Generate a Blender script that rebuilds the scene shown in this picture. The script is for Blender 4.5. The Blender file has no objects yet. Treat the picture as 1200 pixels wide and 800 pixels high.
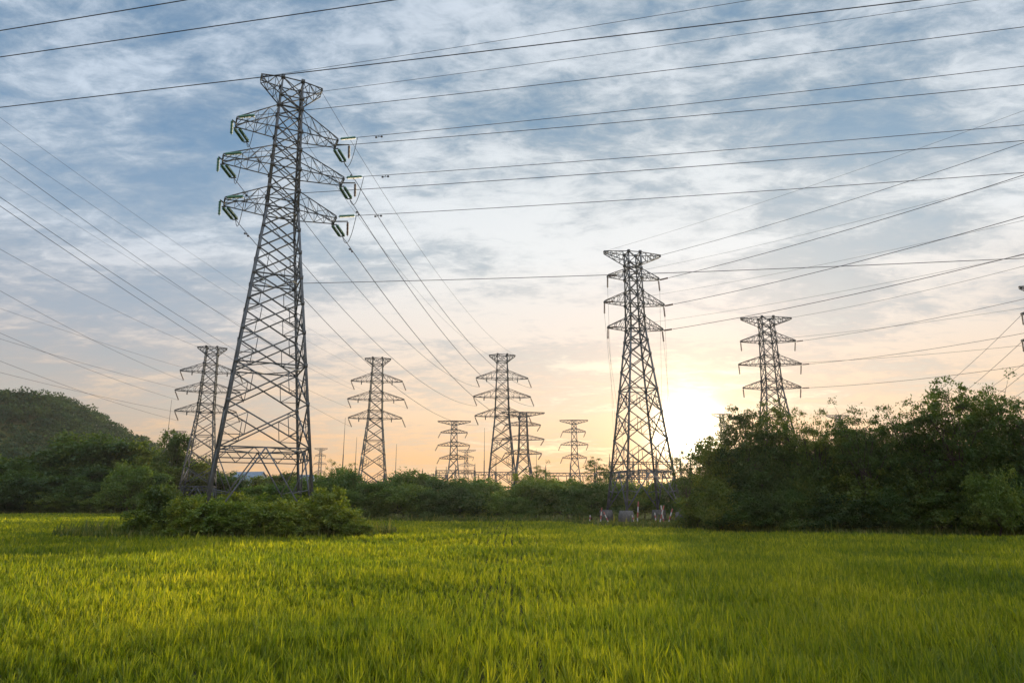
import bpy, math, random
import numpy as np
from mathutils import Vector, Matrix

R = math.radians
scene = bpy.context.scene
COL = scene.collection
CAM_H, PITCH, FPX = 2.6, R(13.22), 800.0
SUN_AZ = R(14.5)

# ------------------------------------------------------------------ helpers
def ray(x, y):
    u, v = (x - 600) / FPX, (400 - y) / FPX
    fw = math.cos(PITCH) - v * math.sin(PITCH)
    return u / fw, (math.sin(PITCH) + v * math.cos(PITCH)) / fw

def at(x, y, Y):                       # photo pixel -> world point at distance Y
    a, b = ray(x, y)
    return Vector((a * Y, Y, CAM_H + b * Y))

def gx(x, Y):                          # world X of a photo column at ground level
    return ray(x, 592)[0] * Y

def ztop(y, Y, x=600):
    return CAM_H + ray(x, y)[1] * Y

def make_obj(name, me, mats=None, parent=None):
    o = bpy.data.objects.new(name, me)
    COL.objects.link(o)
    if mats is not None:
        for m in (mats if isinstance(mats, (list, tuple)) else [mats]):
            me.materials.append(m)
    if parent is not None:
        o.parent = parent
    return o

def quads_mesh(name, V, F, smooth=False):
    V = np.asarray(V, dtype=np.float32).reshape(-1, 3)
    F = np.asarray(F, dtype=np.int32)
    k = F.shape[1]
    me = bpy.data.meshes.new(name)
    me.vertices.add(len(V)); me.vertices.foreach_set('co', V.ravel())
    me.loops.add(F.size); me.loops.foreach_set('vertex_index', F.ravel())
    me.polygons.add(len(F))
    me.polygons.foreach_set('loop_start', np.arange(0, F.size, k, dtype=np.int32))
    if smooth:
        me.polygons.foreach_set('use_smooth', np.ones(len(F), dtype=bool))
    me.update(calc_edges=True)
    return me

class Bars:                            # square-section steel members, tapered limbs, boxes
    def __init__(s): s.p0, s.p1, s.w0, s.w1 = [], [], [], []
    def add(s, a, b, w, w1=None):
        s.p0.append(tuple(a)); s.p1.append(tuple(b)); s.w0.append(w); s.w1.append(w if w1 is None else w1)
    def mesh(s, name, sides=4):
        A, B = np.array(s.p0, float), np.array(s.p1, float)
        w0, w1 = np.array(s.w0) / 2, np.array(s.w1) / 2
        d = B - A; L = np.linalg.norm(d, axis=1, keepdims=True); d = d / np.maximum(L, 1e-6)
        up = np.where(np.abs(d[:, 2:3]) > .95, np.array([[0., 1, 0]]), np.array([[0., 0, 1]]))
        x = np.cross(up, d); x /= np.linalg.norm(x, axis=1, keepdims=True)
        y = np.cross(d, x)
        n = len(A); k = sides
        V = np.zeros((n, 2 * k, 3))
        f = 1.414 if k == 4 else 1.0
        for i in range(k):
            a = 2 * math.pi * (i + .5) / k
            o = x * math.cos(a) + y * math.sin(a)
            V[:, i] = A + o * (w0[:, None] * f); V[:, k + i] = B + o * (w1[:, None] * f)
        base = (np.arange(n) * 2 * k)[:, None]
        F = [base + np.array([i, (i + 1) % k, k + (i + 1) % k, k + i]) for i in range(k)]
        if k == 4:
            F += [base + np.array([3, 2, 1, 0]), base + np.array([4, 5, 6, 7])]
        return quads_mesh(name, V, np.concatenate(F), smooth=(k > 4))
    def obj(s, name, mat, parent=None, sides=4):
        return make_obj(name, s.mesh(name, sides), mat, parent)

def tube(name, pts, r, sides=5):
    pts = np.array(pts, float); n = len(pts)
    d = np.gradient(pts, axis=0); d /= np.linalg.norm(d, axis=1, keepdims=True)
    up = np.where(np.abs(d[:, 2:3]) > .97, np.array([[1., 0, 0]]), np.array([[0., 0, 1]]))
    x = np.cross(up, d); x /= np.linalg.norm(x, axis=1, keepdims=True); y = np.cross(d, x)
    r = np.broadcast_to(np.asarray(r, float), (n,))
    V = np.stack([pts + r[:, None] * (x * math.cos(2 * math.pi * i / sides) + y * math.sin(2 * math.pi * i / sides)) for i in range(sides)], axis=1)
    F = []
    for j in range(n - 1):
        for i in range(sides):
            i2 = (i + 1) % sides
            F.append((j * sides + i, j * sides + i2, (j + 1) * sides + i2, (j + 1) * sides + i))
    return quads_mesh(name, V, F, smooth=True)

def empty(name, loc, rz=0.0, scale=(1, 1, 1)):
    o = bpy.data.objects.new(name, None)
    COL.objects.link(o); o.location = loc; o.rotation_euler = (0, 0, rz); o.scale = scale
    o.empty_display_size = .5
    return o

def tag(o, label=None, cat=None, group=None, kind=None):
    if label: o['label'] = label
    if cat: o['category'] = cat
    if group: o['group'] = group
    if kind: o['kind'] = kind
    return o

def copy_tree(o, parent=None):
    c = o.copy(); COL.objects.link(c)
    if parent is not None: c.parent = parent
    for ch in list(o.children):
        copy_tree(ch, c)
    return c

# ------------------------------------------------------------------ materials
def material(name):
    m = bpy.data.materials.new(name); m.use_nodes = True
    nt = m.node_tree; nt.nodes.clear()
    return m, nt

def N(nt, kind, **kw):
    n = nt.nodes.new(kind)
    for k, v in kw.items():
        if k in n.inputs: n.inputs[k].default_value = v
        else: setattr(n, k, v)
    return n

def ramp(nt, stops, fac):
    r = nt.nodes.new('ShaderNodeValToRGB'); e = r.color_ramp.elements
    while len(e) < len(stops): e.new(.5)
    for el, (p, c) in zip(e, stops):
        el.position = p; el.color = (*c, 1) if len(c) == 3 else c
    nt.links.new(fac, r.inputs[0]); return r

def solid(name, c0, c1, scale=6.0, rough=.6, metal=0.0, bump=0.0, detail=6, spec=.3):
    m, nt = material(name); L = nt.links.new
    tc = N(nt, 'ShaderNodeTexCoord'); no = N(nt, 'ShaderNodeTexNoise', Scale=scale, Detail=detail)
    L(tc.outputs['Object'], no.inputs['Vector'])
    r = ramp(nt, [(.3, c0), (.7, c1)], no.outputs['Fac'])
    b = N(nt, 'ShaderNodeBsdfPrincipled', Roughness=rough, Metallic=metal)
    b.inputs['Specular IOR Level'].default_value = spec
    L(r.outputs[0], b.inputs['Base Color'])
    if bump:
        bp = N(nt, 'ShaderNodeBump', Strength=bump); L(no.outputs['Fac'], bp.inputs['Height']); L(bp.outputs[0], b.inputs['Normal'])
    o = N(nt, 'ShaderNodeOutputMaterial'); L(b.outputs[0], o.inputs[0])
    return m

def leaf_mat(name, stops, trans=.45, tint=(1.25, 1.2, .45), patch=0.0, patch_scale=.25, rough=.5, gloss=.04, each=False):
    m, nt = material(name); L = nt.links.new
    geo = N(nt, 'ShaderNodeNewGeometry')
    fac = geo.outputs['Random Per Island']
    if patch:
        tc = N(nt, 'ShaderNodeTexCoord')
        no = N(nt, 'ShaderNodeTexNoise', Scale=patch_scale, Detail=3.0); L(tc.outputs['Object'], no.inputs['Vector'])
        mr = N(nt, 'ShaderNodeMapRange'); mr.inputs[1].default_value = .32; mr.inputs[2].default_value = .68
        L(no.outputs['Fac'], mr.inputs[0])
        mx = N(nt, 'ShaderNodeMix'); mx.inputs[0].default_value = patch
        L(fac, mx.inputs[2]); L(mr.outputs[0], mx.inputs[3]); fac = mx.outputs[0]
    r = ramp(nt, stops, fac)
    col = r.outputs[0]
    if each:
        oi = N(nt, 'ShaderNodeObjectInfo')
        er = ramp(nt, [(0, (.52, .58, .66)), (.35, (.80, .90, .8)), (.7, (1.15, 1.08, .85)), (1, (1.65, 1.35, .9))], oi.outputs['Random'])
        em = N(nt, 'ShaderNodeMix', data_type='RGBA', blend_type='MULTIPLY'); em.inputs[0].default_value = 1
        L(col, em.inputs[6]); L(er.outputs[0], em.inputs[7]); col = em.outputs[2]
    dif = N(nt, 'ShaderNodeBsdfDiffuse'); L(col, dif.inputs[0])
    tr = N(nt, 'ShaderNodeBsdfTranslucent')
    mul = N(nt, 'ShaderNodeMix', data_type='RGBA', blend_type='MULTIPLY'); mul.inputs[0].default_value = 1
    L(col, mul.inputs[6]); mul.inputs[7].default_value = (*tint, 1)
    L(mul.outputs[2], tr.inputs[0])
    a = N(nt, 'ShaderNodeMixShader'); a.inputs[0].default_value = trans; L(dif.outputs[0], a.inputs[1]); L(tr.outputs[0], a.inputs[2])
    gl = N(nt, 'ShaderNodeBsdfGlossy', Roughness=rough); gl.inputs[0].default_value = (.9, .95, .85, 1)
    b = N(nt, 'ShaderNodeMixShader'); b.inputs[0].default_value = gloss; L(a.outputs[0], b.inputs[1]); L(gl.outputs[0], b.inputs[2])
    o = N(nt, 'ShaderNodeOutputMaterial'); L(b.outputs[0], o.inputs[0])
    return m

M = {}
M['steel'] = solid('galvanised_steel', (.07, .072, .075), (.15, .154, .158), 1.5, .72, .1)
M['steel_far'] = solid('weathered_steel', (.045, .046, .050), (.085, .088, .092), .8, .75, .1)
M['cable'] = solid('cable_metal', (.05, .05, .055), (.085, .085, .09), 3, .85, 0, spec=.1)
M['glass'] = solid('green_glass_insulator', (.05, .15, .09), (.10, .24, .15), 9, .42, 0)
M['brown'] = solid('brown_porcelain', (.06, .03, .02), (.14, .07, .04), 9, .5, 0)
M['concrete'] = solid('concrete', (.07, .062, .055), (.14, .125, .115), 4, .9, 0, .3)
M['bark'] = solid('bark', (.04, .032, .022), (.09, .072, .055), 8, 1, 0, .4, spec=.05)
M['white'] = solid('white_paint', (.42, .39, .35), (.58, .54, .48), 5, .8)
M['red'] = solid('red_paint', (.34, .09, .07), (.46, .16, .12), 5, .8)
M['render'] = solid('pale_render', (.5, .52, .54), (.66, .67, .68), 1.2, .8)
M['roof'] = solid('blue_grey_roof', (.14, .18, .22), (.22, .26, .31), 2, .6)
M['pane'] = solid('window_pane', (.03, .04, .05), (.05, .06, .08), 2, .1)
M['soil'] = solid('soil_under_crop', (.045, .05, .015), (.09, .085, .028), .6, 1, 0, .4, spec=0)
M['dry'] = solid('dry_straw', (.30, .22, .10), (.42, .32, .17), 2.0, 1, 0, .4, spec=0)
M['crop'] = leaf_mat('rice_blade', [(0, (.070, .112, .006)), (.35, (.155, .195, .008)), (.7, (.33, .32, .011)), (1, (.58, .49, .03))], .6, (1.15, 1.2, .6), .45, .16, .6, .02)
M['dense'] = leaf_mat('dense_tree_leaf', [(0, (.034, .068, .012)), (.5, (.062, .105, .018)), (1, (.125, .145, .026))], .4, patch=.6, patch_scale=.22, gloss=.025, each=True)
M['bush'] = leaf_mat('bush_leaf', [(0, (.048, .092, .014)), (.5, (.085, .14, .022)), (1, (.155, .185, .034))], .42, patch=.55, patch_scale=.3, gloss=.025, each=True)
M['feather'] = leaf_mat('feathery_leaf', [(0, (.038, .068, .014)), (.5, (.070, .110, .021)), (1, (.145, .155, .03))], .42, patch=.55, patch_scale=.4, gloss=.02, each=True)
M['shrub'] = leaf_mat('shrub_leaf', [(0, (.05, .09, .014)), (.5, (.11, .155, .022)), (1, (.24, .26, .04))], .45, patch=.5, patch_scale=.7, gloss=.025, each=True)
M['weed'] = leaf_mat('weed_blade', [(0, (.05, .08, .012)), (.5, (.10, .125, .02)), (1, (.21, .19, .05))], .45, gloss=.02)
M['wood'] = leaf_mat('hill_wood_leaf', [(0, (.010, .032, .013)), (.5, (.030, .062, .022)), (1, (.075, .105, .030))], .3, patch=.75, patch_scale=.11, gloss=.01)

# ------------------------------------------------------------------ ground, hills
def sheet(name, pts, mat, label=None):
    me = bpy.data.meshes.new(name); me.from_pydata([tuple(p) for p in pts], [], [tuple(range(len(pts)))])
    o = make_obj(name, me, mat); o['kind'] = 'structure'
    return o

sheet('ground', [(-4000, -300, 0), (4000, -300, 0), (4000, 6000, 0), (-4000, 6000, 0)], M['soil'])
rs0 = np.random.default_rng(5)
c = at(772, 617, 84)
dp = []
for i in range(28):
    a = 2 * math.pi * i / 28; rr = 1 + .25 * rs0.standard_normal() * .5
    dp.append((c.x + 4.6 * rr * math.cos(a), 86 + 2.6 * rr * math.sin(a), .006))
sheet('dirt', dp, M['dry'])

def hill(name, prof, Y, depth, x0, x1, seed):
    """A wooded ridge: a heightfield whose crest follows prof (photo column -> photo row)."""
    rng = np.random.default_rng(seed)
    nx, ny = 90, 26
    xs = np.linspace(x0, x1, nx)
    crest = np.array([max(1.0, ztop(np.interp(x, [p[0] for p in prof], [p[1] for p in prof]), Y)) for x in xs])
    X = np.array([ray(x, 560)[0] * Y for x in xs])
    ph = rng.uniform(0, 6.28, 8)
    H = np.zeros((ny, nx)); Ys = np.linspace(Y - depth, Y + depth, ny)
    for j, yy in enumerate(Ys):
        t = (yy - Y) / depth
        k = max(0.0, math.cos(t * math.pi / 2)) ** .9
        H[j] = (crest - 9) * k * (1 + .05 * np.sin(X * .02 + ph[0] + 3 * t) * (1 - k)) - 1
    V = np.zeros((ny, nx, 3)); V[:, :, 0] = X[None]; V[:, :, 1] = Ys[:, None]; V[:, :, 2] = H
    idx = np.arange(ny * nx).reshape(ny, nx)
    F = np.stack([idx[:-1, :-1], idx[:-1, 1:], idx[1:, 1:], idx[1:, :-1]], -1).reshape(-1, 4)
    o = make_obj(name, quads_mesh(name, V, F, True), M['soil']); o['kind'] = 'structure'
    return X, Ys, H

def leaf_quads(C, size, rng, flat=.45, ratio=.55):
    """Rhombic leaf faces at centres C, partly turned up."""
    n = len(C)
    nrm = rng.standard_normal((n, 3)); nrm[:, 2] = np.abs(nrm[:, 2]) + flat
    nrm /= np.linalg.norm(nrm, axis=1, keepdims=True)
    t = rng.standard_normal((n, 3)); t -= nrm * np.sum(t * nrm, 1, keepdims=True); t /= np.linalg.norm(t, axis=1, keepdims=True)
    b = np.cross(nrm, t)
    s = (size * rng.uniform(.6, 1.35, n))[:, None]
    V = np.stack([C - t * s, C - b * s * ratio + nrm * s * .12, C + t * s, C + b * s * ratio + nrm * s * .12], 1)
    F = np.arange(4 * n, dtype=np.int32).reshape(n, 4)
    return V.reshape(-1, 3), F

def wood(name, X, Ys, H, seed, n, crown, label):
    rng = np.random.default_rng(seed)
    C = []
    for _ in range(n):
        i = rng.uniform(0, len(X) - 1.001); j = rng.uniform(0, len(Ys) * .62)
        i0, j0 = int(i), int(j)
        x = X[i0] + (X[i0 + 1] - X[i0]) * (i - i0); y = Ys[j0] + (Ys[min(j0 + 1, len(Ys) - 1)] - Ys[j0]) * (j - j0)
        z = H[j0, i0]
        if z < .5: continue
        r = crown * rng.uniform(.5, 1.5)
        m = 120
        d = rng.standard_normal((m, 3)); d /= np.linalg.norm(d, axis=1, keepdims=True); d[:, 2] = np.abs(d[:, 2]) * 1.15 - .25
        rad = rng.uniform(.75, 1.05, m)[:, None]
        C.append(np.array([x, y, z + r * .55]) + d * rad * r)
    C = np.concatenate(C)
    V, F = leaf_quads(C, np.full(len(C), crown * .135), rng, .3, .8)
    o = make_obj(name, quads_mesh(name, V, F), M['wood'])
    tag(o, label, 'forest', kind='stuff')

hx = hill('hill', [(-240, 508), (-120, 478), (-60, 466), (-12, 460), (18, 454), (38, 457), (68, 472), (86, 483), (116, 498), (141, 510), (166, 521), (215, 545), (275, 576)], 480, 170, -230, 300, 1)
wood('forest', *hx, 2, 2300, 5.2, 'dense mixed woodland covering the rounded hill')
hx2 = hill('hill', [(150, 590), (220, 556), (270, 549), (310, 552), (350, 553), (385, 556), (420, 572), (470, 590)], 620, 90, 150, 480, 3)
wood('forest', *hx2, 4, 500, 4.2, 'low distant wooded ridge behind the nearest tower')

# ------------------------------------------------------------------ rice crop
EDGE_U = [-1.6, -.75, -.55, -.42, -.22, -.05, .07, .115, .2, .26, .32, .45, .6, .8, 1.6]
EDGE_Y = [150, 152, 148, 120, 92, 90, 88, 72, 69, 64, 60, 56, 54, 52, 50]
def build_crop():
    rng = np.random.default_rng(11)
    P, Wd, Hh = [], [], []
    Y0 = 5.0
    while Y0 < 152:
        Y1 = Y0 * 1.10
        dens = 680 * min(1.0, (9.5 / Y0)) ** 1.75
        umax = 1.0 + 4.5 / Y0
        n = int(dens * umax * 2 * (Y0 + Y1) / 2 * (Y1 - Y0))
        y = rng.uniform(Y0, Y1, n); u = rng.uniform(-umax, umax, n)
        keep = y < np.interp(u, EDGE_U, EDGE_Y) - rng.uniform(0, 1.5, n)
        y, u = y[keep], u[keep]
        # leave out the tower island
        ix, iy = u * y + 22.5, y - 57.0
        isl = (ix / 12.0) ** 2 + (iy / 8.5) ** 2 > 1
        y, u = y[isl], u[isl]
        P.append(np.stack([u * y, y], 1))
        Wd.append(np.maximum(.0062, .00078 * y) * rng.uniform(.7, 1.4, len(y)))
        Y0 = Y1
    P = np.concatenate(P); Wd = np.concatenate(Wd); n = len(P)
    # plants grow in hills: pull blades toward a jittered grid nearby
    g = np.where(P[:, 1] < 40, .22, .5)[:, None]
    cell = np.floor(P / g); jit = np.sin(cell[:, :1] * 12.9898 + cell[:, 1:] * 78.233) * 43758.5453
    jit = jit - np.floor(jit)
    ctr = (cell + .5 + (np.concatenate([jit, (jit * 7.13) % 1], 1) - .5) * .7) * g
    P = P + (ctr - P) * .55
    x, y = P[:, 0], P[:, 1]
    wave = .5 + .18 * np.sin(x * .31 + 1.3 * np.sin(y * .17)) + .22 * np.sin(y * .55 + 1.1 * np.sin(x * .19 + 1)) + .12 * np.sin(y * 1.25 + x * .2 + 1.7 * np.sin(x * .37))
    h = .35 + .20 * (wave - .5) * 1.3 + .10 * (jit[:, 0] - .5) * 2
    L = h * rng.uniform(.66, 1.18, n) * (1 + .28 * (rng.random(n) > .95))
    az = rng.uniform(0, 2 * math.pi, n)
    lean = np.abs(rng.normal(.16, .12, n))
    dx, dy = np.cos(az), np.sin(az)
    wx, wy = np.cos(az + math.pi / 2 + rng.normal(0, .6, n)), np.sin(az + math.pi / 2 + rng.normal(0, .6, n))
    V = np.zeros((n, 6, 3), np.float32)
    for k, (t, wf) in enumerate(((0.12, .75), (.6, 1.0), (1.0, .12))):
        off = lean * L * t ** 1.8 * 1.5
        zc = L * t * (1 - .18 * t * lean * 2)
        for sgn, q in ((-1, 0), (1, 1)):
            V[:, 2 * k + q, 0] = x + dx * off + sgn * wx * Wd * wf
            V[:, 2 * k + q, 1] = y + dy * off + sgn * wy * Wd * wf
            V[:, 2 * k + q, 2] = zc
    b = (np.arange(n) * 6)[:, None]
    F = np.stack([b + np.array([0, 1, 3, 2]), b + np.array([2, 3, 5, 4])], 1).reshape(-1, 4)
    o = make_obj('rice_grass', quads_mesh('rice_grass', V, F), M['crop'])
    tag(o, 'dense yellow green rice crop filling the whole field', 'crop', kind='stuff')
    print('blades', n)
build_crop()

def build_weeds():
    rng = np.random.default_rng(12)
    P = []
    u = rng.uniform(-.85, .98, 26000)
    e = np.interp(u, EDGE_U, EDGE_Y)
    y = e + rng.uniform(-1.0, 3.5, len(u)); P.append(np.stack([u * y, y], 1))
    a = rng.uniform(0, 2 * math.pi, 13000); r = rng.uniform(.80, 1.06, 13000)
    P.append(np.stack([-22.5 + 12.4 * r * np.cos(a), 57 + 8.8 * r * np.sin(a)], 1))
    q = rng.uniform(-1, 1, (14000, 2))
    P.append(np.stack([17 + 10 * q[:, 0], 84 + 15 * q[:, 1]], 1))
    P = np.concatenate(P); n = len(P)
    L = rng.uniform(.25, .7, n) * (1 + 1.0 * (rng.random(n) > .95)); L[-14000:] = rng.uniform(.08, .26, 14000); az = rng.uniform(0, 6.283, n); lean = np.abs(rng.normal(.3, .2, n))
    w = np.maximum(.03, .0009 * P[:, 1])
    dx, dy = np.cos(az), np.sin(az)
    V = np.zeros((n, 6, 3), np.float32)
    for k, (t, wf) in enumerate(((0, .8), (.6, 1.0), (1.0, .1))):
        off = lean * L * t ** 1.8
        for sgn, qq in ((-1, 0), (1, 1)):
            V[:, 2 * k + qq, 0] = P[:, 0] + dx * off - sgn * dy * w * wf
            V[:, 2 * k + qq, 1] = P[:, 1] + dy * off + sgn * dx * w * wf
            V[:, 2 * k + qq, 2] = L * t
    b = (np.arange(n) * 6)[:, None]
    F = np.stack([b + np.array([0, 1, 3, 2]), b + np.array([2, 3, 5, 4])], 1).reshape(-1, 4)
    o = make_obj('weeds', quads_mesh('weeds', V, F), M['weed'])
    tag(o, 'rough weeds and tall grass along the edges of the field', 'weeds', kind='stuff')
build_weeds()

# ------------------------------------------------------------------ trees
def plant_mesh(seed, w, h, zlow, lobes, clumps, leaves, leaf, clump_r, leafmat, trunk_r, kind='dense', flat=.45, ratio=.55, flatten=.6):
    """Returns (trunk mesh, crown mesh) of one plant standing at the origin; w, h: full width and height."""
    rng = np.random.default_rng(seed)
    rx = w / 2
    bars = Bars()
    # lobes: sub-crowns arranged in an uneven dome
    Lb = []
    for i in range(lobes):
        t = (i + .5) / lobes
        a = i * 2.39996 + rng.uniform(-.5, .5)
        if kind == 'open':
            rr = rx * rng.uniform(.15, .68); zc = zlow + (h - zlow) * (.38 + .44 * t * rng.uniform(.75, 1.15))
            R3 = np.array([rx * rng.uniform(.30, .48), rx * rng.uniform(.30, .48), (h - zlow) * rng.uniform(.12, .2)])
        else:
            rr = rx * (.12 + .6 * math.sqrt(1 - t * .93)) * rng.uniform(.75, 1.1); zc = zlow + (h - zlow) * (.15 + .66 * t * rng.uniform(.85, 1.12))
            s = rng.uniform(.34, .52)
            R3 = np.array([rx * s, rx * s, (h - zlow) * rng.uniform(.17, .27)])
        c = np.array([rr * math.cos(a), rr * math.sin(a), min(zc, h - R3[2])])
        Lb.append((c, R3))
    top = h * .35 if kind != 'open' else h * .42
    prev = np.array([0, 0, -.1]); tr = trunk_r
    axis = []
    for k in range(5):
        q = np.array([rng.normal(0, .03 * w) * (k > 0), rng.normal(0, .03 * w) * (k > 0), top * (k + 1) / 5])
        bars.add(prev, q, tr * 2, tr * 2 * .87); tr *= .87; prev = q; axis.append(q)
    C, S = [], []
    for c, R3 in Lb:
        st = axis[rng.integers(2, 5)]
        mid = (st + c) / 2 + np.array([rng.normal(0, .04 * w), rng.normal(0, .04 * w), -.04 * h])
        bars.add(st, mid, trunk_r * .8, trunk_r * .55); bars.add(mid, c, trunk_r * .55, trunk_r * .25)
        nc = max(3, int(clumps * (R3[0] * R3[1]) / (rx * rx * .16)))
        for _ in range(nc):
            d = rng.standard_normal(3); d /= np.linalg.norm(d)
            if d[2] < -.3 and kind != 'open': d[2] *= -.5
            p = c + d * R3 * rng.uniform(.55, 1.08)
            if p[2] < .15: p[2] = .15 + rng.uniform(0, .3)
            if rng.random() < .55: bars.add(c, p, trunk_r * .22, trunk_r * .07)
            m = int(leaves * rng.uniform(.5, 1.4)); cr = clump_r * rng.uniform(.6, 1.3)
            g = rng.standard_normal((m, 3)) * np.array([cr, cr, cr * flatten]) * .62
            g[:, 2] -= .12 * (g[:, 0] ** 2 + g[:, 1] ** 2) / max(cr, .1)
            C.append(p + g)
    C = np.concatenate(C); C = C[C[:, 2] > .05]
    V, F = leaf_quads(C, np.full(len(C), leaf), rng, flat, ratio)
    return bars.mesh('trunk', 6), quads_mesh('crown', V, F), len(C)

PROTO = {}
def proto(key, name, seed, mat, **kw):
    tm, cm, n = plant_mesh(seed, leafmat=mat, **kw)
    tm.materials.append(M['bark']); cm.materials.append(M[mat])
    PROTO[key] = (name, tm, cm, kw['w'], kw['h'])

for i in range(4):
    proto(f'dense{i}', 'broadleaf_tree', 100 + i, 'dense', w=12, h=15, zlow=.1, lobes=15, clumps=13, leaves=60, leaf=.27, clump_r=.95, trunk_r=.28, flat=.3, flatten=.75)
for i in range(4):
    proto(f'bush{i}', 'bushy_tree', 200 + i, 'bush', w=9, h=6.6, zlow=.1, lobes=13, clumps=13, leaves=62, leaf=.155, clump_r=.6, trunk_r=.13, flat=.25, flatten=.8)
for i in range(4):
    proto(f'feather{i}', 'feathery_tree', 300 + i, 'feather', w=10, h=11, zlow=.4, lobes=16, clumps=14, leaves=62, leaf=.15, clump_r=.60, trunk_r=.2, flat=.7, ratio=.42, flatten=.5)
for i in range(3):
    proto(f'open{i}', 'open_crowned_tree', 400 + i, 'feather', w=10, h=11, zlow=2.2, lobes=14, clumps=7, leaves=56, leaf=.145, clump_r=.62, trunk_r=.19, kind='open', flat=.9, ratio=.42, flatten=.38)
for i in range(4):
    proto(f'shrub{i}', 'leafy_shrub', 500 + i, 'shrub', w=5, h=3.4, zlow=.05, lobes=11, clumps=12, leaves=44, leaf=.12, clump_r=.34, trunk_r=.05, flat=.5, flatten=.75)
for i in range(4):
    proto(f'under{i}', 'low_bush', 600 + i, 'feather', w=5, h=4.5, zlow=.02, lobes=12, clumps=12, leaves=56, leaf=.115, clump_r=.42, trunk_r=.06, flat=.4, flatten=.75)

rt = random.Random(77)
GROW = {'dense': 1.1, 'bush': 1.16, 'feather': 1.12, 'open': 1.14, 'shrub': 1.12, 'under': 1.1}   # crown tips end a little under the envelope
def plant(key, px, Y, top=None, w=None, label='', cat='tree', group=None, h=None, name=None, X=None):
    nm, tm, cm, w0, h0 = PROTO[key]
    h = h if h is not None else ztop(top, Y, px) * GROW.get(key[:-1], 1.1)
    w = w if w is not None else w0 * h / h0
    o = empty(name or nm, (gx(px, Y) if X is None else X, Y, 0), rt.uniform(0, 6.28), (w / w0, w / w0, h / h0))
    tag(o, label, cat, group)
    make_obj('trunk', tm, None, o); make_obj('crown', cm, None, o)
    return o

# left wood edge, about 160 m off
GL = 'trees at the foot of the wooded hill'
for k, (key, px, Y, top, w, lab) in enumerate([
    ('dense0', -70, 168, 520, 22, None), ('dense1', -25, 172, 530, 20, None),
    ('dense2', 15, 166, 540, 18, None), ('dense3', 50, 172, 532, 18, None),
    ('dense0', 88, 178, 513, 20, 'tall broad tree crowning the tree line in front of the hill'),
    ('dense2', 122, 176, 514, 19, 'rounded dark tree beside the tallest one under the slope of the hill'),
    ('dense1', 155, 178, 522, 16, None), ('dense3', 196, 172, 509, 11, 'tree with a tufted top just below the slim mast by the hill'),
    ('dense0', 30, 160, 556, 15, None), ('dense1', 70, 160, 560, 14, None), ('dense3', 110, 162, 550, 14, None), ('dense2', -15, 158, 562, 15, None),
    ('dense1', 180, 166, 545, 13, None), ('dense2', 225, 170, 538, 13, None), ('dense0', 262, 172, 556, 13, None), ('dense3', 303, 178, 560, 14, None), ('dense1', 338, 176, 556, 14, None)]):
    plant(key, px, Y, top, w, lab or 'dark green broadleaf tree in the close packed wood edge below the hill', 'tree', GL)
plant('bush1', 148, 136, 546, 11, 'lighter green bushy tree standing out in front of the dark wood at left', 'tree')
plant('bush2', 180, 140, 556, 8, 'small round bushy tree between the light green one and the far left tower', 'tree')

for k, px in enumerate(range(-60, 175, 17)):
    plant(f'under{k % 4}', px, 156 - 2 * (k % 3), 583 - 7 * ((k * 3) % 4), 9 + 2 * (k % 2), 'low dark bush along the foot of the wood below the hill', 'bush', 'bushes along the foot of the wood', name='low_bush')
# centre belt of bushy trees, about 97 m off
GC = 'bushy trees of the belt behind the field'
for k, (px, Y, top, w, lab) in enumerate([
    (372, 104, 562, 9, None), (402, 106, 552, 9, None), (440, 100, 566, 9, 'bushy tree in front of the feet of the slim tower beside the tallest one'),
    (408, 97, 578, 8, None), (470, 98, 572, 10, None), (505, 104, 560, 10, None),
    (500, 97, 576, 8, None), (540, 97, 574, 9, None), (545, 106, 566, 9, 'bushy tree topping the belt in front of the low far gantry'), (572, 98, 580, 9, None), (605, 97, 584, 7, None),
    (590, 104, 578, 8, None), (632, 100, 568, 10, None), (625, 105, 560, 9, None), (660, 99, 572, 10, None), (693, 101, 570, 10, None), (725, 106, 568, 10, None), (755, 108, 567, 10, None),
    (785, 106, 566, 10, None), (810, 100, 562, 10, None), (480, 112, 558, 10, 'rounded bushy tree rising a little above the belt left of the lattice gantry'),
    (345, 110, 568, 10, None), (310, 112, 570, 10, None), (665, 110, 566, 11, None), (560, 110, 566, 10, None)]):
    plant(f'bush{k % 4}', px, Y, top, w, lab or 'dark green bushy tree packed into the belt along the far side of the field', 'tree', GC)
plant('open0', 398, 118, 541, 6, 'small open crowned tree silhouetted between the tallest tower and its slim neighbour', 'tree')
plant('open1', 628, 112, 546, 6.5, 'round topped small tree standing above the belt right of the middle tower', 'tree')
plant('open2', 703, 112, 538, 6.5, 'thin leaved small tree left of the tower with red and white markers', 'tree')
plant('open0', 722, 116, 548, 4.5, 'thin leaved sapling showing through the legs of the marked tower', 'tree')

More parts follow.
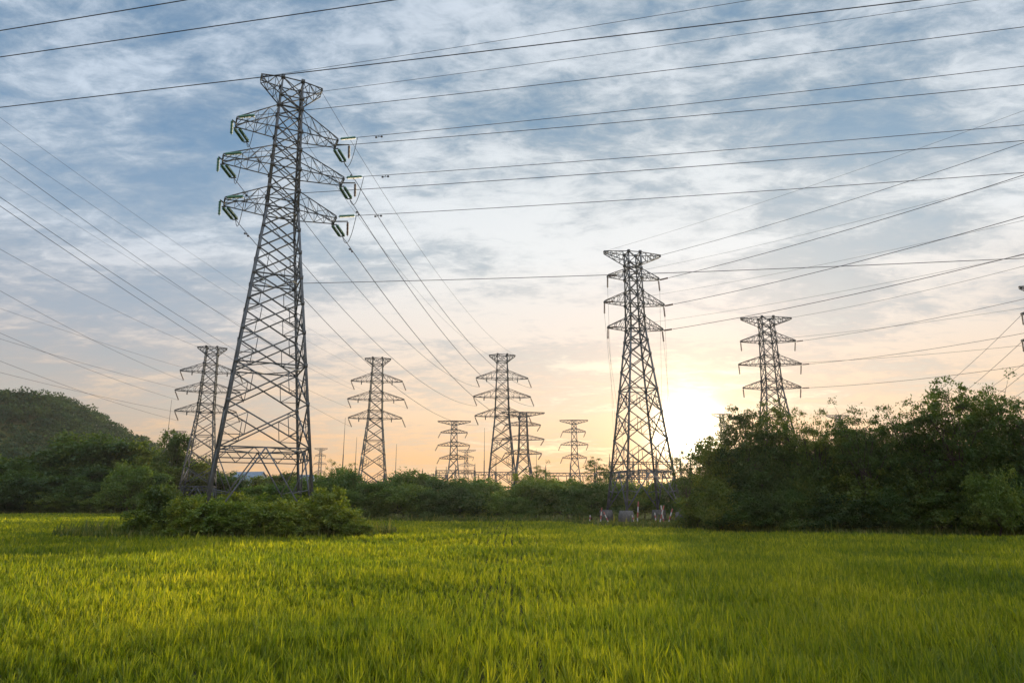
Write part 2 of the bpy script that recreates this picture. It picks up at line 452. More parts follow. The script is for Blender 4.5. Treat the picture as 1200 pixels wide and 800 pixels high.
# right grove, 52 to 70 m off
GR = 'trees of the dark grove at right'
for key, px, Y, top, w, lab in [
    ('open1', 806, 66, 528, 3.6, 'slender small leaved tree at the sunlit tip of the right grove'),
    ('feather0', 845, 64, 512, 5.5, 'tree at the left end of the right grove with the sun at its edge'),
    ('feather1', 885, 63, 483, 7.0, None), ('open2', 905, 66, 474, 7.5, 'open crowned tree covering the lower body of the tower right of the sun'),
    ('feather2', 930, 63, 500, 6.5, None), ('open0', 962, 61, 480, 5.5, 'wispy tree whose thin top sticks up alone right of the half hidden tower'),
    ('feather3', 990, 62, 503, 7.0, None), ('open1', 1017, 58, 480, 6.0, 'open crowned tree left of the tallest tree of the right grove'),
    ('feather0', 1020, 62, 508, 6.5, None), ('feather1', 1052, 60, 498, 6.0, None), ('open0', 1078, 58, 470, 6.5, None),
    ('open2', 1122, 56, 447, 8.5, 'tallest tree of the right grove with flat spreading sprays at its top'),
    ('feather2', 1112, 57, 482, 8.0, None), ('feather3', 1165, 57, 470, 7.5, None), ('open1', 1172, 58, 455, 7.0, None), ('feather0', 1212, 56, 474, 8.0, None), ('feather1', 1262, 55, 470, 9.0, None)]:
    plant(key, px, Y, top, w, lab or 'dark fine leaved tree packed inside the right grove', 'tree', GR)
for k, px in enumerate(range(850, 1300, 48)):
    plant(f'dense{k % 4}', px, 70 + 2 * (k % 2), 522, 8, 'dark broadleaf tree filling the back of the right grove', 'tree', 'back row of the right grove')
for k, (px, Y, top) in enumerate([(818, 64, 580), (842, 61, 566), (868, 60, 582), (895, 61, 552), (925, 58.5, 578), (955, 60, 545), (985, 57, 584), (1012, 58, 556), (1040, 56, 575), (1072, 57, 548), (1100, 55, 580), (1130, 55.5, 552), (1148, 54, 582), (1200, 53, 566), (1230, 54, 545), (1265, 52, 560)]):
    plant(f'under{k % 4}', px, Y, top, 4.2 + 1.6 * ((k * 5) % 4) / 3, 'low dark bush at the field edge of the right grove', 'bush', 'bushes along the right grove', name='low_bush')
plant('bush1', 1167, 51.5, 556, 4.2, 'blue green young tree with a thin pale stem at the edge of the right grove', 'tree', name='young_tree')

# shrubs round the tallest tower
GS = 'shrubs round the tallest tower'
for k, (px, Y, top, w, lab) in enumerate([
    (192, 52, 570, 3.6, 'tall leafy shrub at the left end of the clump under the tallest tower'),
    (172, 51, 600, 3.4, None), (215, 50.5, 589, 3.6, None), (238, 50, 600, 4.2, None), (262, 50, 588, 4.4, None), (205, 54, 590, 4.2, None),
    (288, 50, 603, 4.2, None), (312, 50.5, 592, 4.6, None), (338, 51, 601, 4.4, None), (362, 52, 592, 4.4, None),
    (386, 53, 577, 4.2, 'tall bright leafy shrub just right of the feet of the tallest tower'), (404, 52, 598, 3.6, None), (422, 52, 612, 3.4, 'low shrub sloping down at the right tip of the clump'),
    (150, 52, 616, 3.2, 'low dark shrub at the left tip of the clump under the tallest tower'),
    (250, 56, 586, 4.6, None), (300, 57, 590, 5.0, None), (342, 57, 587, 4.6, None), (280, 62, 581, 5.5, None), (325, 62, 584, 5.5, None), (225, 60, 584, 5, None), (372, 60, 584, 4.6, None)]):
    plant(f'shrub{k % 4}', px, Y, top, w, lab or 'leafy shrub in the thicket round the feet of the tallest tower', 'shrub', GS)

# ------------------------------------------------------------------ lattice towers
class Tower:
    def __init__(s, obj, tips): s.o, s.tips = obj, tips
    def world(s, key):
        o = s.o
        return Matrix.LocRotScale(o.location, o.rotation_euler, o.scale) @ Vector(s.tips[key])
    def local(s, p):
        o = s.o
        return Matrix.LocRotScale(o.location, o.rotation_euler, o.scale).inverted() @ Vector(p)

def string_mesh(a, b, r, n, sides=8):
    """A string of insulator discs between two points, ribs and all."""
    a, b = Vector(a), Vector(b); pts, rad = [], []
    L = (b - a).length; m = max(2, n)
    pts.append(a); rad.append(.03); pts.append(a.lerp(b, .06)); rad.append(.03)
    for i in range(m):
        t0 = .07 + .86 * i / m; t1 = .07 + .86 * (i + .55) / m; t2 = .07 + .86 * (i + .7) / m; t3 = .07 + .86 * (i + .98) / m
        for t, q in ((t0, .35), (t1, 1), (t2, 1), (t3, .35)):
            pts.append(a.lerp(b, t)); rad.append(r * q)
    pts.append(a.lerp(b, .95)); rad.append(.03); pts.append(b); rad.append(.03)
    return tube('insulator_string', [tuple(p) for p in pts], rad, sides)

def tower(name, loc, yaw, H, hb, hw, ht, arms, beam, wl, wb, panels_low, zleg, mat, tipw=.15, footing=False, gusset=0.0, sub=True, fine=True, levels=None, horiz=None):
    """arms: list of (bottom z, top z, half length); beam: (bottom z, half length); body half widths hb (ground), hw (lowest arm), ht (top)."""
    root = empty(name, loc, yaw)
    zw = arms[-1][0]
    zbeam = beam[0]
    def half(z):
        return hb + (hw - hb) * z / zw if z < zw else hw + (ht - hw) * (z - zw) / (H - zw)
    S4 = [(-1, -1), (1, -1), (1, 1), (-1, 1)]
    def cor(i, z):
        q = half(z); return Vector((S4[i % 4][0] * q, S4[i % 4][1] * q, z))
    for i in range(4):
        b = Bars(); b.add(cor(i, 1.5 if footing else -.2), cor(i, zw), wl, wl * .85); b.add(cor(i, zw), cor(i, H), wl * .8, wl * .6)
        b.obj('leg', mat, root)
        if footing:
            f = Bars(); c = cor(i, 0); f.add((c.x, c.y, -.1), (c.x, c.y, 1.55), 1.75, 1.35); f.obj('concrete_footing', M['concrete'], root)
    # body levels
    lv = [zleg]
    q = (1 - (half(zw) / half(zleg))) / (panels_low) if panels_low else 0
    ws = [half(zleg)]
    fac = (half(zw) / half(zleg)) ** (1.0 / panels_low)
    steps = np.array([fac ** k for k in range(panels_low)]); steps = steps / steps.sum() * (zw - zleg)
    for st in steps: lv.append(lv[-1] + st)
    lv[-1] = zw
    if levels: lv = list(levels)
    up = []
    prev = zw
    for zb, zt, _ in reversed(arms):
        for z in (zb, zt):
            if z > prev + .05: up.append(z); prev = z
    if zbeam > prev + .3: up.append(zbeam)
    up.append(H)
    lv2 = [zw] + up
    # split long panels in the cage
    lv3 = [lv2[0]]
    for z in lv2[1:]:
        gap = z - lv3[-1]; k = max(1, round(gap / (2.3 * half(z))))
        for j in range(1, k + 1): lv3.append(lv2[lv2.index(z) - 1] + gap * j / k)
    B = Bars()
    allv = lv + lv3[1:]
    for n in range(len(allv) - 1):
        z0, z1 = allv[n], allv[n + 1]
        low = z1 <= zw + .01
        for i in range(4):
            a0, a1, b0, b1 = cor(i, z0), cor(i, z1), cor(i + 1, z0), cor(i + 1, z1)
            ww = wb if low else wb * .8
            B.add(a0, b1, ww); B.add(b0, a1, ww)
            if (not low) or (n % 3 == 2 if horiz is None else any(abs(z1 - q) < .1 for q in horiz)) or z1 >= zw - .01: B.add(a1, b1, ww)
            if low and fine and n < (6 if levels else 3):
                t = half(z0) / (half(z0) + half(z1)); xc = a0.lerp(b1, t)
                ml, mr = a0.lerp(a1, t), b0.lerp(b1, t)
                for pa, pb in ((a0.lerp(xc, .5), a0.lerp(a1, t * .5)), (b0.lerp(xc, .5), b0.lerp(b1, t * .5)),
                               (a0.lerp(xc, .5), ml), (b0.lerp(xc, .5), mr), (a1.lerp(xc, .5), ml), (b1.lerp(xc, .5), mr),
                               (a0.lerp(xc, .5), a1.lerp(xc, .5)), (b0.lerp(xc, .5), b1.lerp(xc, .5))):
                    B.add(pa, pb, ww * .55)
            if gusset:
                for c in (a1,):
                    B.add(c - Vector((0, 0, gusset)), c + Vector((0, 0, gusset)), wl * (1.25 if low else 1.5))
        if not low:
            B.add(cor(0, z1), cor(2, z1), wb * .6)
    # leg portal below zleg: horizontals and inverted V of each face, knee braces
    for i in range(4):
        z_ = 1.6 if footing else .3; a0, b0, a1, b1 = cor(i, z_), cor(i + 1, z_), cor(i, zleg), cor(i + 1, zleg)
        B.add(a1, b1, wb); m1 = a1.lerp(b1, .5)
        h2a, h2b = cor(i, zleg * .87), cor(i + 1, zleg * .87)
        if fine:
            B.add(h2a, h2b, wb * .8)
            for t in (.125, .375, .625, .875):
                B.add(a1.lerp(b1, t), h2a.lerp(h2b, t - .125), wb * .6); B.add(a1.lerp(b1, t), h2a.lerp(h2b, t + .125), wb * .6)
        B.add(a0, m1, wb); B.add(b0, m1, wb)
        for e0, e1 in ((a0, a1), (b0, b1)):
            B.add(e0.lerp(m1, .45), e0.lerp(e1, .5), wb * .7); B.add(e0.lerp(m1, .45), e0.lerp(e1, .9), wb * .7)
            B.add(e0.lerp(m1, .22), e0.lerp(e1, .28), wb * .6)
    for (za, zb_) in [(z, z) for z in [zleg, zw] + list(horiz or [])]:
        m = [(cor(i, za) + cor(i + 1, za)) / 2 for i in range(4)]
        for i in range(4): B.add(m[i], m[(i + 1) % 4], wb * .7)
    B.obj('lattice_body', mat, root)
    tips = {}
    # cross arms
    for lev, (zb, zt, Lh) in zip(('up', 'mid', 'low'), arms):
        for sx, side in ((-1, 'L'), (1, 'R')):
            A = Bars(); wa = wb * .72
            zt_tip = zb + .32
            b0 = [Vector((sx * half(zb), sy * half(zb), zb)) for sy in (-1, 1)]
            t0 = [Vector((sx * half(zt), sy * half(zt), zt)) for sy in (-1, 1)]
            b1 = [Vector((sx * Lh, sy * tipw, zb + .1)) for sy in (-1, 1)]
            t1 = [Vector((sx * (Lh - .05), sy * tipw, zt_tip)) for sy in (-1, 1)]
            n = 4 if Lh - half(zb) > 3 else 3
            for s in (0, 1):
                A.add(b0[s], b1[s], wa); A.add(t0[s], t1[s], wa)
                for k in range(1, n + 1):
                    tt, tp = k / n, (k - 1) / n
                    if k < n: A.add(b0[s].lerp(b1[s], tt), t0[s].lerp(t1[s], tt), wa * .5)
                    A.add(b0[s].lerp(b1[s], tt), t0[s].lerp(t1[s], tp), wa * .55)
            for k in range(1, n + 1):
                tt, tp = k / n, (k - 1) / n
                A.add(b0[0].lerp(b1[0], tt), b0[1].lerp(b1[1], tt), wa * .5)
                A.add(b0[k % 2].lerp(b1[k % 2], tp), b0[1 - k % 2].lerp(b1[1 - k % 2], tt), wa * .5)
                if fine: A.add(t0[k % 2].lerp(t1[k % 2], tp), t0[1 - k % 2].lerp(t1[1 - k % 2], tt), wa * .5)
            A.add(b1[0], b1[1], wa * 1.2); A.add(t1[0], t1[1], wa); A.add(b1[0], t1[0], wa * 1.3); A.add(b1[1], t1[1], wa * 1.3)
            A.obj('cross_arm', mat, root)
            tips[lev + side] = (sx * Lh, 0, zb + .05)
            tips[lev + side + 'n'] = (sx * Lh, -tipw, zb + .1); tips[lev + side + 'f'] = (sx * Lh, tipw, zb + .1)
    # earth wire beam: flat top, underside rising to the tips
    zb, Lh = beam
    for sx, side in ((-1, 'L'), (1, 'R')):
        A = Bars(); wa = wb * .8
        b0 = [Vector((sx * half(zb), sy * half(zb), zb)) for sy in (-1, 1)]
        t0 = [Vector((sx * half(H), sy * half(H), H)) for sy in (-1, 1)]
        b1 = [Vector((sx * Lh, sy * tipw * .7, H - .3)) for sy in (-1, 1)]
        t1 = [Vector((sx * Lh, sy * tipw * .7, H)) for sy in (-1, 1)]
        n = 4 if Lh > 3.6 else 3
        for s in (0, 1):
            A.add(b0[s], b1[s], wa); A.add(t0[s], t1[s], wa)
            for k in range(1, n + 1):
                A.add(b0[s].lerp(b1[s], k / n), t0[s].lerp(t1[s], k / n), wa * .65)
                A.add(b0[s].lerp(b1[s], k / n), t0[s].lerp(t1[s], (k - 1) / n), wa * .65)
        for k in range(1, n + 1):
            A.add(t0[k % 2].lerp(t1[k % 2], (k - 1) / n), t0[1 - k % 2].lerp(t1[1 - k % 2], k / n), wa * .6)
            A.add(b0[k % 2].lerp(b1[k % 2], (k - 1) / n), b0[1 - k % 2].lerp(b1[1 - k % 2], k / n), wa * .6)
        A.add(t1[0], t1[1], wa * 1.6); A.add(b1[0], t1[0], wa * 1.4)
        A.obj('earth_wire_beam', mat, root)
        tips['gw' + side] = (sx * Lh, 0, H)
    return Tower(root, tips)

def hang_string(tw, key, vec, r=.13, n=10, mat='brown', name='insulator_string', sides=6):
    """An insulator string (local frame) from a tip along vec; returns the local lower end key."""
    a = Vector(tw.tips[key]); b = a + Vector(vec)
    make_obj(name, string_mesh(a, b, r, n, sides), M[mat], tw.o)
    tw.tips[key + '_end'] = tuple(b)
    return b

# ---- wires
def wire(p0, p1, sag, r, name, label, group, cat='power line', n=40, damper=None):
    p0, p1 = Vector(p0), Vector(p1)
    pts = []
    for i in range(n + 1):
        t = i / n; p = p0.lerp(p1, t); p.z -= sag * 4 * t * (1 - t); pts.append(p)
    o = make_obj(name, tube(name, [tuple(p) for p in pts], r, 5), M['cable'])
    tag(o, label, cat, group)
    if damper:
        for dist in damper:
            L = (p1 - p0).length; t = dist / L
            q = p0.lerp(p1, t); q.z -= sag * 4 * t * (1 - t)
            d = (p1 - p0).normalized()
            b = Bars()
            b.add(q - Vector((0, 0, .0)), q - Vector((0, 0, .14)), .05)
            b.add(q - d * .3 - Vector((0, 0, .16)), q + d * .3 - Vector((0, 0, .16)), .03)
            for s in (-1, 1):
                b.add(q + d * s * .2 - Vector((0, 0, .17)), q + d * s * .36 - Vector((0, 0, .17)), .13)
            b.obj('vibration_damper', M['cable'], o)
    return o

def strain(tw, key, target, sag, length, r, n, mat, double=False, ends=None):
    """Insulator string pulled tight towards target (world); returns the world end where the conductor starts."""
    a = tw.world(key); t = Vector(target)
    d = (t - a); d.z -= sag * 4; d.normalize()
    b = a + d * length
    la, lb = tw.local(a), tw.local(b)
    side = d.cross(Vector((0, 0, 1))).normalized() * .23
    for s in ((-1, 1) if double else (0,)):
        make_obj('insulator_string', string_mesh(tw.local(a + side * s + d * .15), tw.local(b + side * s - d * .1), r, n, 8), M[mat], tw.o)
    if double:
        y = Bars(); y.add(tw.local(b - side * 1.2 - d * .08), tw.local(b + side * 1.2 - d * .08), .09); y.obj('yoke_plate', M['steel'], tw.o); y = Bars(); y.add(la, tw.local(a + d * .15), .07)
        y.add(tw.local(a - side * 1.2 + d * .14), tw.local(a + side * 1.2 + d * .14), .09); y.obj('yoke_plate', M['steel'], tw.o)
    return b

LEV = {'up': 'upper', 'mid': 'middle', 'low': 'lowest'}
SID = {'L': 'left', 'R': 'right'}

# ---- the tallest tower
T1 = tower('lattice_tower', (-20.0, 58.77, 0), R(25), 42, 4.15, 1.33, .92,
           [(36.6, 39.0, 4.6), (32.7, 34.7, 5.4), (28.6, 30.5, 4.9)], (40.1, 2.8), .22, .108, 6, 6.9, M['steel'], tipw=.75, gusset=.17, levels=[6.9, 10.6, 13.95, 16.9, 19.6, 22.0, 24.4, 26.6, 28.6], horiz=[13.95, 22.0])
# shift so that the axis passes where it does in the photo
T1.o.location = (-21.35, 58.77, 0)
tag(T1.o, 'tallest and nearest lattice tower with green glass insulators rising from a thicket', 'power pylon', 'lattice transmission towers')
T588 = None

def ladder_bits(tw, H, hw):
    pass

# ---- type B: narrow top beam, long arms
def type_b(loc, yaw):
    t = tower('lattice_tower', loc, yaw, 38, 3.9, 1.7, 1.2, [(32.0, 34.0, 6.4), (27.4, 29.4, 7.0), (22.7, 24.7, 6.6)], (36.3, 3.2), .27, .15, 5, 6.0, M['steel_far'], tipw=.2, gusset=.22, fine=True)
    for lev in ('up', 'mid', 'low'):
        for s, sx in (('L', -1), ('R', 1)):
            hang_string(t, lev + s, (.9, .5, -2.1), .16, 7)
            b = Bars(); a = Vector(t.tips[lev + s]) - Vector((sx * 2.6, 0, 0)); b.add(a, a + Vector((0, 0, -.8)), .25, .2); b.obj('jumper_weight', M['steel_far'], t.o)
    return t
TB = type_b((-2.43, 165.5, 0), R(4))
def dup(tw, loc, yaw, scale=(1, 1, 1)):
    c = copy_tree(tw.o); c.location = loc; c.rotation_euler = (0, 0, yaw); c.scale = scale
    return Tower(c, dict(tw.tips))
TB2 = dup(TB, (-34.0, 169.6, 0), R(6))
TB3 = dup(TB, (-70.6, 157.0, 0), R(16))
tag(TB.o, 'middle lattice tower with a short top beam, standing just left of a wide armed one', 'power pylon', 'lattice transmission towers')
tag(TB2.o, 'slim lattice tower standing alone a little right of the tallest tower', 'power pylon', 'lattice transmission towers')
tag(TB3.o, 'lattice tower partly crossed by the left legs of the tallest tower', 'power pylon', 'lattice transmission towers')

# ---- the marked tower
TC = tower('lattice_tower', (17.6, 94.4, 0), R(11.5), 38, 3.9, 1.06, .88,
           [(34.1, 35.5, 3.9), (30.2, 32.1, 4.5), (26.5, 28.3, 4.1)], (36.3, 4.3), .24, .125, 7, 6.6, M['steel'], tipw=.3, footing=True, gusset=.2)
tag(TC.o, 'lattice tower with exposed concrete feet and red and white markers left of the sun', 'power pylon', 'lattice transmission towers')

# ---- the half hidden tower right of the sun, and one just outside the frame
TD = tower('lattice_tower', (50.2, 130.4, 0), R(-2), 38, 4.2, 1.5, 1.1,
           [(33.1, 34.8, 5.3), (28.5, 30.3, 6.0), (23.9, 25.6, 5.5)], (36.4, 4.9), .26, .14, 5, 6.5, M['steel_far'], tipw=.25, gusset=.22)
for lev in ('up', 'mid', 'low'):
    hang_string(TD, lev + 'L', (.15, .3, -1.8), .15, 7)
    hang_string(TD, lev + 'R', (-.1, .4, -1.9), .15, 7)
tag(TD.o, 'lattice tower rising out of the grove just right of the sun', 'power pylon', 'lattice transmission towers')
TE = dup(TD, (90.7, 110.0, 0), R(-3))
tag(TE.o, 'lattice tower cut off at the right edge with only arm tips in view', 'power pylon', 'lattice transmission towers')

# ---- small far towers
TF = tower('lattice_tower', (gx(530.5, 215), 215, 0), R(3), 27.4, 3.0, 1.15, .8,
           [(23.6, 24.8, 4.2), (19.6, 20.9, 5.0), (15.6, 16.9, 4.4)], (26.2, 5.1), .3, .16, 3, 4.5, M['steel_far'], tipw=.2, fine=False)
for lev in ('up', 'mid', 'low'):
    for s in ('L', 'R'):
        hang_string(TF, lev + s, (-.8, .4, -1.6), .17, 5)
tag(TF.o, 'small far tower over the bushes between the slim tower and the middle tower', 'power pylon', 'lattice transmission towers')
TG = dup(TF, (gx(674.5, 215), 215, 0), R(-4), (.86, .86, 1.01))
tag(TG.o, 'small far tower between the middle tower pair and the marked tower', 'power pylon', 'lattice transmission towers')
TH = dup(TF, (gx(613.5, 200), 200, 0), R(6), (1.22, 1.22, 1.03))
tag(TH.o, 'wide armed tower half covered by the arms of the middle tower', 'power pylon', 'lattice transmission towers')
for px, Y, topy, sx, lab in [(545.5, 400, 527, 1.05, 'tiny far tower close behind the right side of the small far one'),
                             (372, 470, 525, .85, 'tiny far tower on the horizon right of the tallest tower'),
                             (196, 360, 505, 1.05, 'tiny far tower top beside the slim mast near the hill'),
                             (821, 420, 533, 1.0, 'faint far tower in the glare under the sun'),
                             (853, 300, 485, .9, 'far tower whose top beam barely shows above the grove beside the sun'),
                             (993, 300, 486.5, 1.0, 'far tower whose flat top beam shows over the middle of the right grove')]:
    h = ztop(topy, Y, px)
    t = dup(TF, (gx(px, Y), Y, 0), R(5), (sx, sx, h / 27.4))
    tag(t.o, lab, 'power pylon', 'lattice transmission towers')

# ------------------------------------------------------------------ conductors
WR = .026
# from the tallest tower to the right, towards the viewer
d_right = Vector((1, -.19, 0)).normalized()
for lev in ('up', 'mid', 'low'):
    for s in ('R', 'L'):
        a = T1.world(lev + s + 'n') + Vector((0, 0, .15))
        T1.tips['tmp'] = tuple(T1.local(a))
        off = -.205 if s == 'R' else -.2
        tgt = a + Vector((135, 135 * off, {'up': 1.6, 'mid': -.7, 'low': -.9}[lev]))
        e = strain(T1, 'tmp', tgt, 1.0, 2.0, .15, 12, 'glass')
        wire(e, tgt, 1.0, WR, 'power_line', f'conductor leaving the {LEV[lev]} {SID[s]} arm of the tallest tower to the right', 'power lines overhead', damper=(2.2,) if s == 'R' else None)
        T1.tips['right_' + lev + s] = tuple(T1.local(e))
# away from the viewer to the middle tower
for lev in ('up', 'mid', 'low'):
    for s in ('R', 'L'):
        tgt = TB.world(lev + s + '_end')
        e = strain(T1, lev + s + 'f', tgt, 5.0, 2.1, .16, 12, 'glass', double=True)
        wire(e, tgt, 5.0, .036 if s == 'R' else .03, 'power_line', f'sagging conductor between the {LEV[lev]} {SID[s]} arms of the tallest and middle towers', 'power lines overhead', damper=(2.0,))
        # jumper loop and its steadying string
        r0 = Vector(T1.tips['right_' + lev + s]); r1 = T1.local(e)
        mid = (r0 + r1) / 2; lo = min(r0.z, r1.z) - 1.5
        pts = []
        for i in range(17):
            t = i / 16; p = r0.lerp(r1, t); p.z = p.z - (mid.z - lo) * 4 * t * (1 - t) * .85; pts.append(tuple(p))
        make_obj('jumper_wire', tube('jumper_wire', pts, .028, 5), M['cable'], T1.o)
        tip = Vector(T1.tips[lev + s]); sx = 1 if s == 'R' else -1
        hb_ = tip + Vector((sx * 1.15 if s == 'R' else -.35, -.3, .1))
        b = Bars(); b.add(tip, hb_, .09); b.obj('jumper_bracket', M['steel'], T1.o)
        make_obj('insulator_string', string_mesh(hb_, hb_ + Vector((.05, 0, -1.5)), .13, 9, 8), M['brown' if s == 'R' else 'glass'], T1.o)
# earth wires of the tallest tower
a = T1.world('gwR'); wire(a, a + Vector((120, -28.5, .5)), .8, .02, 'earth_wire', 'thin earth wire leaving the right tip of the top beam of the tallest tower', 'earth wires')
a = T1.world('gwL'); wire(a, a + Vector((120, -30.5, .5)), .8, .02, 'earth_wire', 'faint earth wire leaving the left tip of the top beam of the tallest tower', 'earth wires')
wire(T1.world('gwR'), TB.world('gwR'), 4.0, .02, 'earth_wire', 'thin earth wire joining the right top tips of the tallest and middle towers', 'earth wires')
wire(T1.world('gwL'), TB.world('gwL'), 4.0, .018, 'earth_wire', 'thin earth wire joining the left top tips of the tallest and middle towers', 'earth wires')
# the three heavy wires crossing high up
c = CAM_H
for c_, s0, lab in ((39.4, (310, 88), 'heavy dark wire crossing the whole sky past the very top of the tallest tower'),):
    g = T1.world('gwL'); d = Vector((1, -.18, 0))
    g = g + Vector((0, 0, .12))
    wire(g - d * 75, g + d * 95, .15, .045, 'power_line', lab, 'power lines overhead', n=60)
for (xa, ya), (xb, yb), lab in (((0, 66), (447, 0), 'dark wire slanting across the upper left sky, second of three'), ((0, 35), (205, 0), 'dark wire cutting the top left corner of the sky')):
    pa = at(xa, ya, 39.4 / ray(xa, ya)[1]); pb = at(xb, yb, 39.4 / ray(xb, yb)[1])
    d = (pb - pa)
    wire(pa - d * .5, pb + d * 2, .2, .042, 'power_line', lab, 'power lines overhead', n=60)
# cable at mid height of the tallest tower to the right
a = T1.world('lowR'); a0 = Vector((-19.1, 59.4, 22.0))
wire(a0, a0 + Vector((130, -19, .5)), 1.0, .028, 'power_line', 'single wire crossing behind the marked tower from the middle of the tallest tower', 'power lines overhead')

# from off frame at left to the slim tower and to the tower behind the left leg
def from_left(tw, key, y0, Yq, sag, r, label, grp='power lines overhead', nm='power_line', slope=.62):
    q = at(-70, y0 - 70 * slope, Yq)
    wire(q, tw.world(key), sag, r * .72, nm, label, grp)
for key, y0, Yq, sag, r, lab in [
    ('upL_end', 178, 50, 2.0, .032, 'conductor from the left sky to the upper left arm of the slim tower'),
    ('midL_end', 226, 49, 2.0, .034, 'conductor from the left sky to the middle left arm of the slim tower'),
    ('lowL_end', 237, 46, 1.2, .034, 'conductor from the left sky to the lowest left arm of the slim tower'),
    ('upR_end', 163, 52, 2.0, .020, 'faint conductor from the left sky to the upper right arm of the slim tower'),
    ('midR_end', 205, 52, 2.0, .016, 'faint conductor from the left sky to the middle right arm of the slim tower'),
    ('gwL', 130, 50, 1.8, .018, 'faint earth wire from the left sky to the top of the slim tower')]:
    from_left(TB2, key, y0, Yq, sag, r, lab)
for key, y0, Yq, sag, r, lab, sl in [
    ('gwL', 287, 82, 1.0, .036, 'wire from the left sky to the top beam of the tower behind the tallest', .5),
    ('upL_end', 330, 84, 1.0, .036, 'conductor from the left sky to the upper left arm of the tower behind the tallest', .42),
    ('upR_end', 360, 88, .8, .026, 'conductor from the left sky to the upper right arm of the tower behind the tallest', .34),
    ('midL_end', 380, 86, .8, .034, 'conductor from the left sky to the middle left arm of the tower behind the tallest', .3),
    ('midR_end', 394, 90, .8, .030, 'conductor from the left sky to the middle right arm of the tower behind the tallest', .27),
    ('lowL_end', 412, 88, .8, .034, 'conductor from the left sky to the lowest left arm of the tower behind the tallest', .25),
    ('lowR_end', 432, 92, .8, .030, 'conductor from the left sky to the lowest right arm of the tower behind the tallest', .2)]:
    from_left(TB3, key, y0, Yq, sag, r, lab, slope=sl)

# marked tower: strain strings and conductors to the upper right; drops to the gantry behind
GANTRY_Y = 190
for k, (key, y1, sag) in enumerate((('upR', 193, 1.1), ('midR', 241, 1.1), ('lowR', 285, 1.1))):
    a = TC.world(key); b = at(1200, y1, 61); tgt = a + (b - a) * 1.5
    e = strain(TC, key, tgt, sag, 1.9, .13, 9, 'brown')
    wire(e, tgt, sag, .036, 'power_line', f'conductor from the {LEV[key[:-1]]} right arm of the marked tower up to the right', 'power lines overhead')
for key, y1, sag in (('upL', 178, 1.2), ('midL', 228, 1.2), ('lowL', 268, 1.2)):
    a = TC.world(key); b = at(1200, y1 + 16, 57); tgt = a + (b - a) * 1.5
    e = strain(TC, key, tgt, sag, 1.9, .12, 9, 'brown')
    wire(e, tgt, sag, .014, 'power_line', f'faint conductor from the {LEV[key[:-1]]} left arm of the marked tower up to the right', 'power lines overhead')
a = TC.world('gwR'); b = at(1200, 156, 61); wire(a, a + (b - a) * 1.5, 1.1, .028, 'earth_wire', 'earth wire from the top beam of the marked tower up to the right', 'earth wires')
a = TC.world('gwL'); b = at(1200, 118, 57); wire(a, a + (b - a) * 1.5, 1.1, .014, 'earth_wire', 'faint earth wire from the left beam tip of the marked tower up to the right', 'earth wires')
for lev in ('up', 'mid', 'low'):
    for s in ('L', 'R'):
        key = lev + s
        TC.tips['drop' + key] = TC.tips[key]
        e = hang_string(TC, key, (.12 if s == 'L' else .35, .5, -1.55), .14, 8, 'brown')
        w_ = TC.world(key + '_end')
        tg = Vector((gx({'upL': 722, 'midL': 730, 'lowL': 738, 'upR': 778, 'midR': 787, 'lowR': 796}[key], GANTRY_Y), GANTRY_Y, 13.2))
        wire(w_, tg, 3.2, .016, 'power_line', f'thin conductor dropping from the {LEV[lev]} {SID[s]} arm of the marked tower', 'power lines overhead')
# half hidden tower to the right
for key, y1, Y1, r in (('gwR', 303, 96, .028), ('upR', 341, 98, .034), ('upL', 352, 104, .022), ('midR', 381, 100, .034), ('midL', 396, 108, .026), ('lowR', 419, 102, .034)):
    a = TD.world(key); b = at(1200, y1, Y1); tgt = a + (b - a) * 1.6
    if key == 'gwR':
        wire(a, tgt, 1.2, r, 'earth_wire', 'earth wire from the top beam of the tower in the grove to the right', 'earth wires'); continue
    e = strain(TD, key, tgt, 1.2, 1.9, .13, 8, 'brown')
    wire(e, tgt, 1.2, r, 'power_line', f'conductor from the {LEV[key[:-1]]} {SID[key[-1]]} arm of the tower in the grove to the right', 'power lines overhead')
# cut off tower at right down to the far tower over the grove
far = Vector((gx(993, 300), 300, 0))
for k, (lev, s, zt) in enumerate((('up', 'L', 30), ('mid', 'L', 25), ('low', 'L', 20), ('mid', 'R', 25), ('up', 'R', 30))):
    a = TE.world(lev + s); tg = far + Vector((-5 if s == 'L' else 5, 0, zt))
    wire(a, tg, 7.0, .034, 'power_line', f'conductor falling from the {LEV[lev]} {SID[s]} arm of the cut off tower behind the grove', 'power lines overhead')

# ------------------------------------------------------------------ masts, gantries, small buildings, markers
def mast(px, Y, topy, lab):
    x = gx(px, Y); h = ztop(topy, Y, px)
    o = empty('lightning_mast', (x, Y, 0)); tag(o, lab, 'mast', 'slim lightning masts')
    b = Bars(); b.add((0, 0, -.1), (0, 0, h * .6), .42, .3); b.obj('pole', M['steel_far'], o, 8)
    b = Bars(); b.add((0, 0, h * .6), (0, 0, h), .2, .09); b.obj('spike', M['steel_far'], o, 8)
mast(187, 230, 468, 'slim tall mast standing by itself near the right foot of the hill')
mast(399, 210, 489, 'taller of two slim masts left of the slim tower')
mast(414, 215, 512, 'shorter slim mast close to the left of the slim tower')
mast(462, 220, 520, 'slim mast just right of the slim tower')
mast(567, 215, 501, 'slim mast close to the left legs of the middle tower')
mast(629, 225, 526, 'slim mast right of the wide armed tower')
mast(600, 232, 520, 'slim mast seen through the legs of the middle tower')

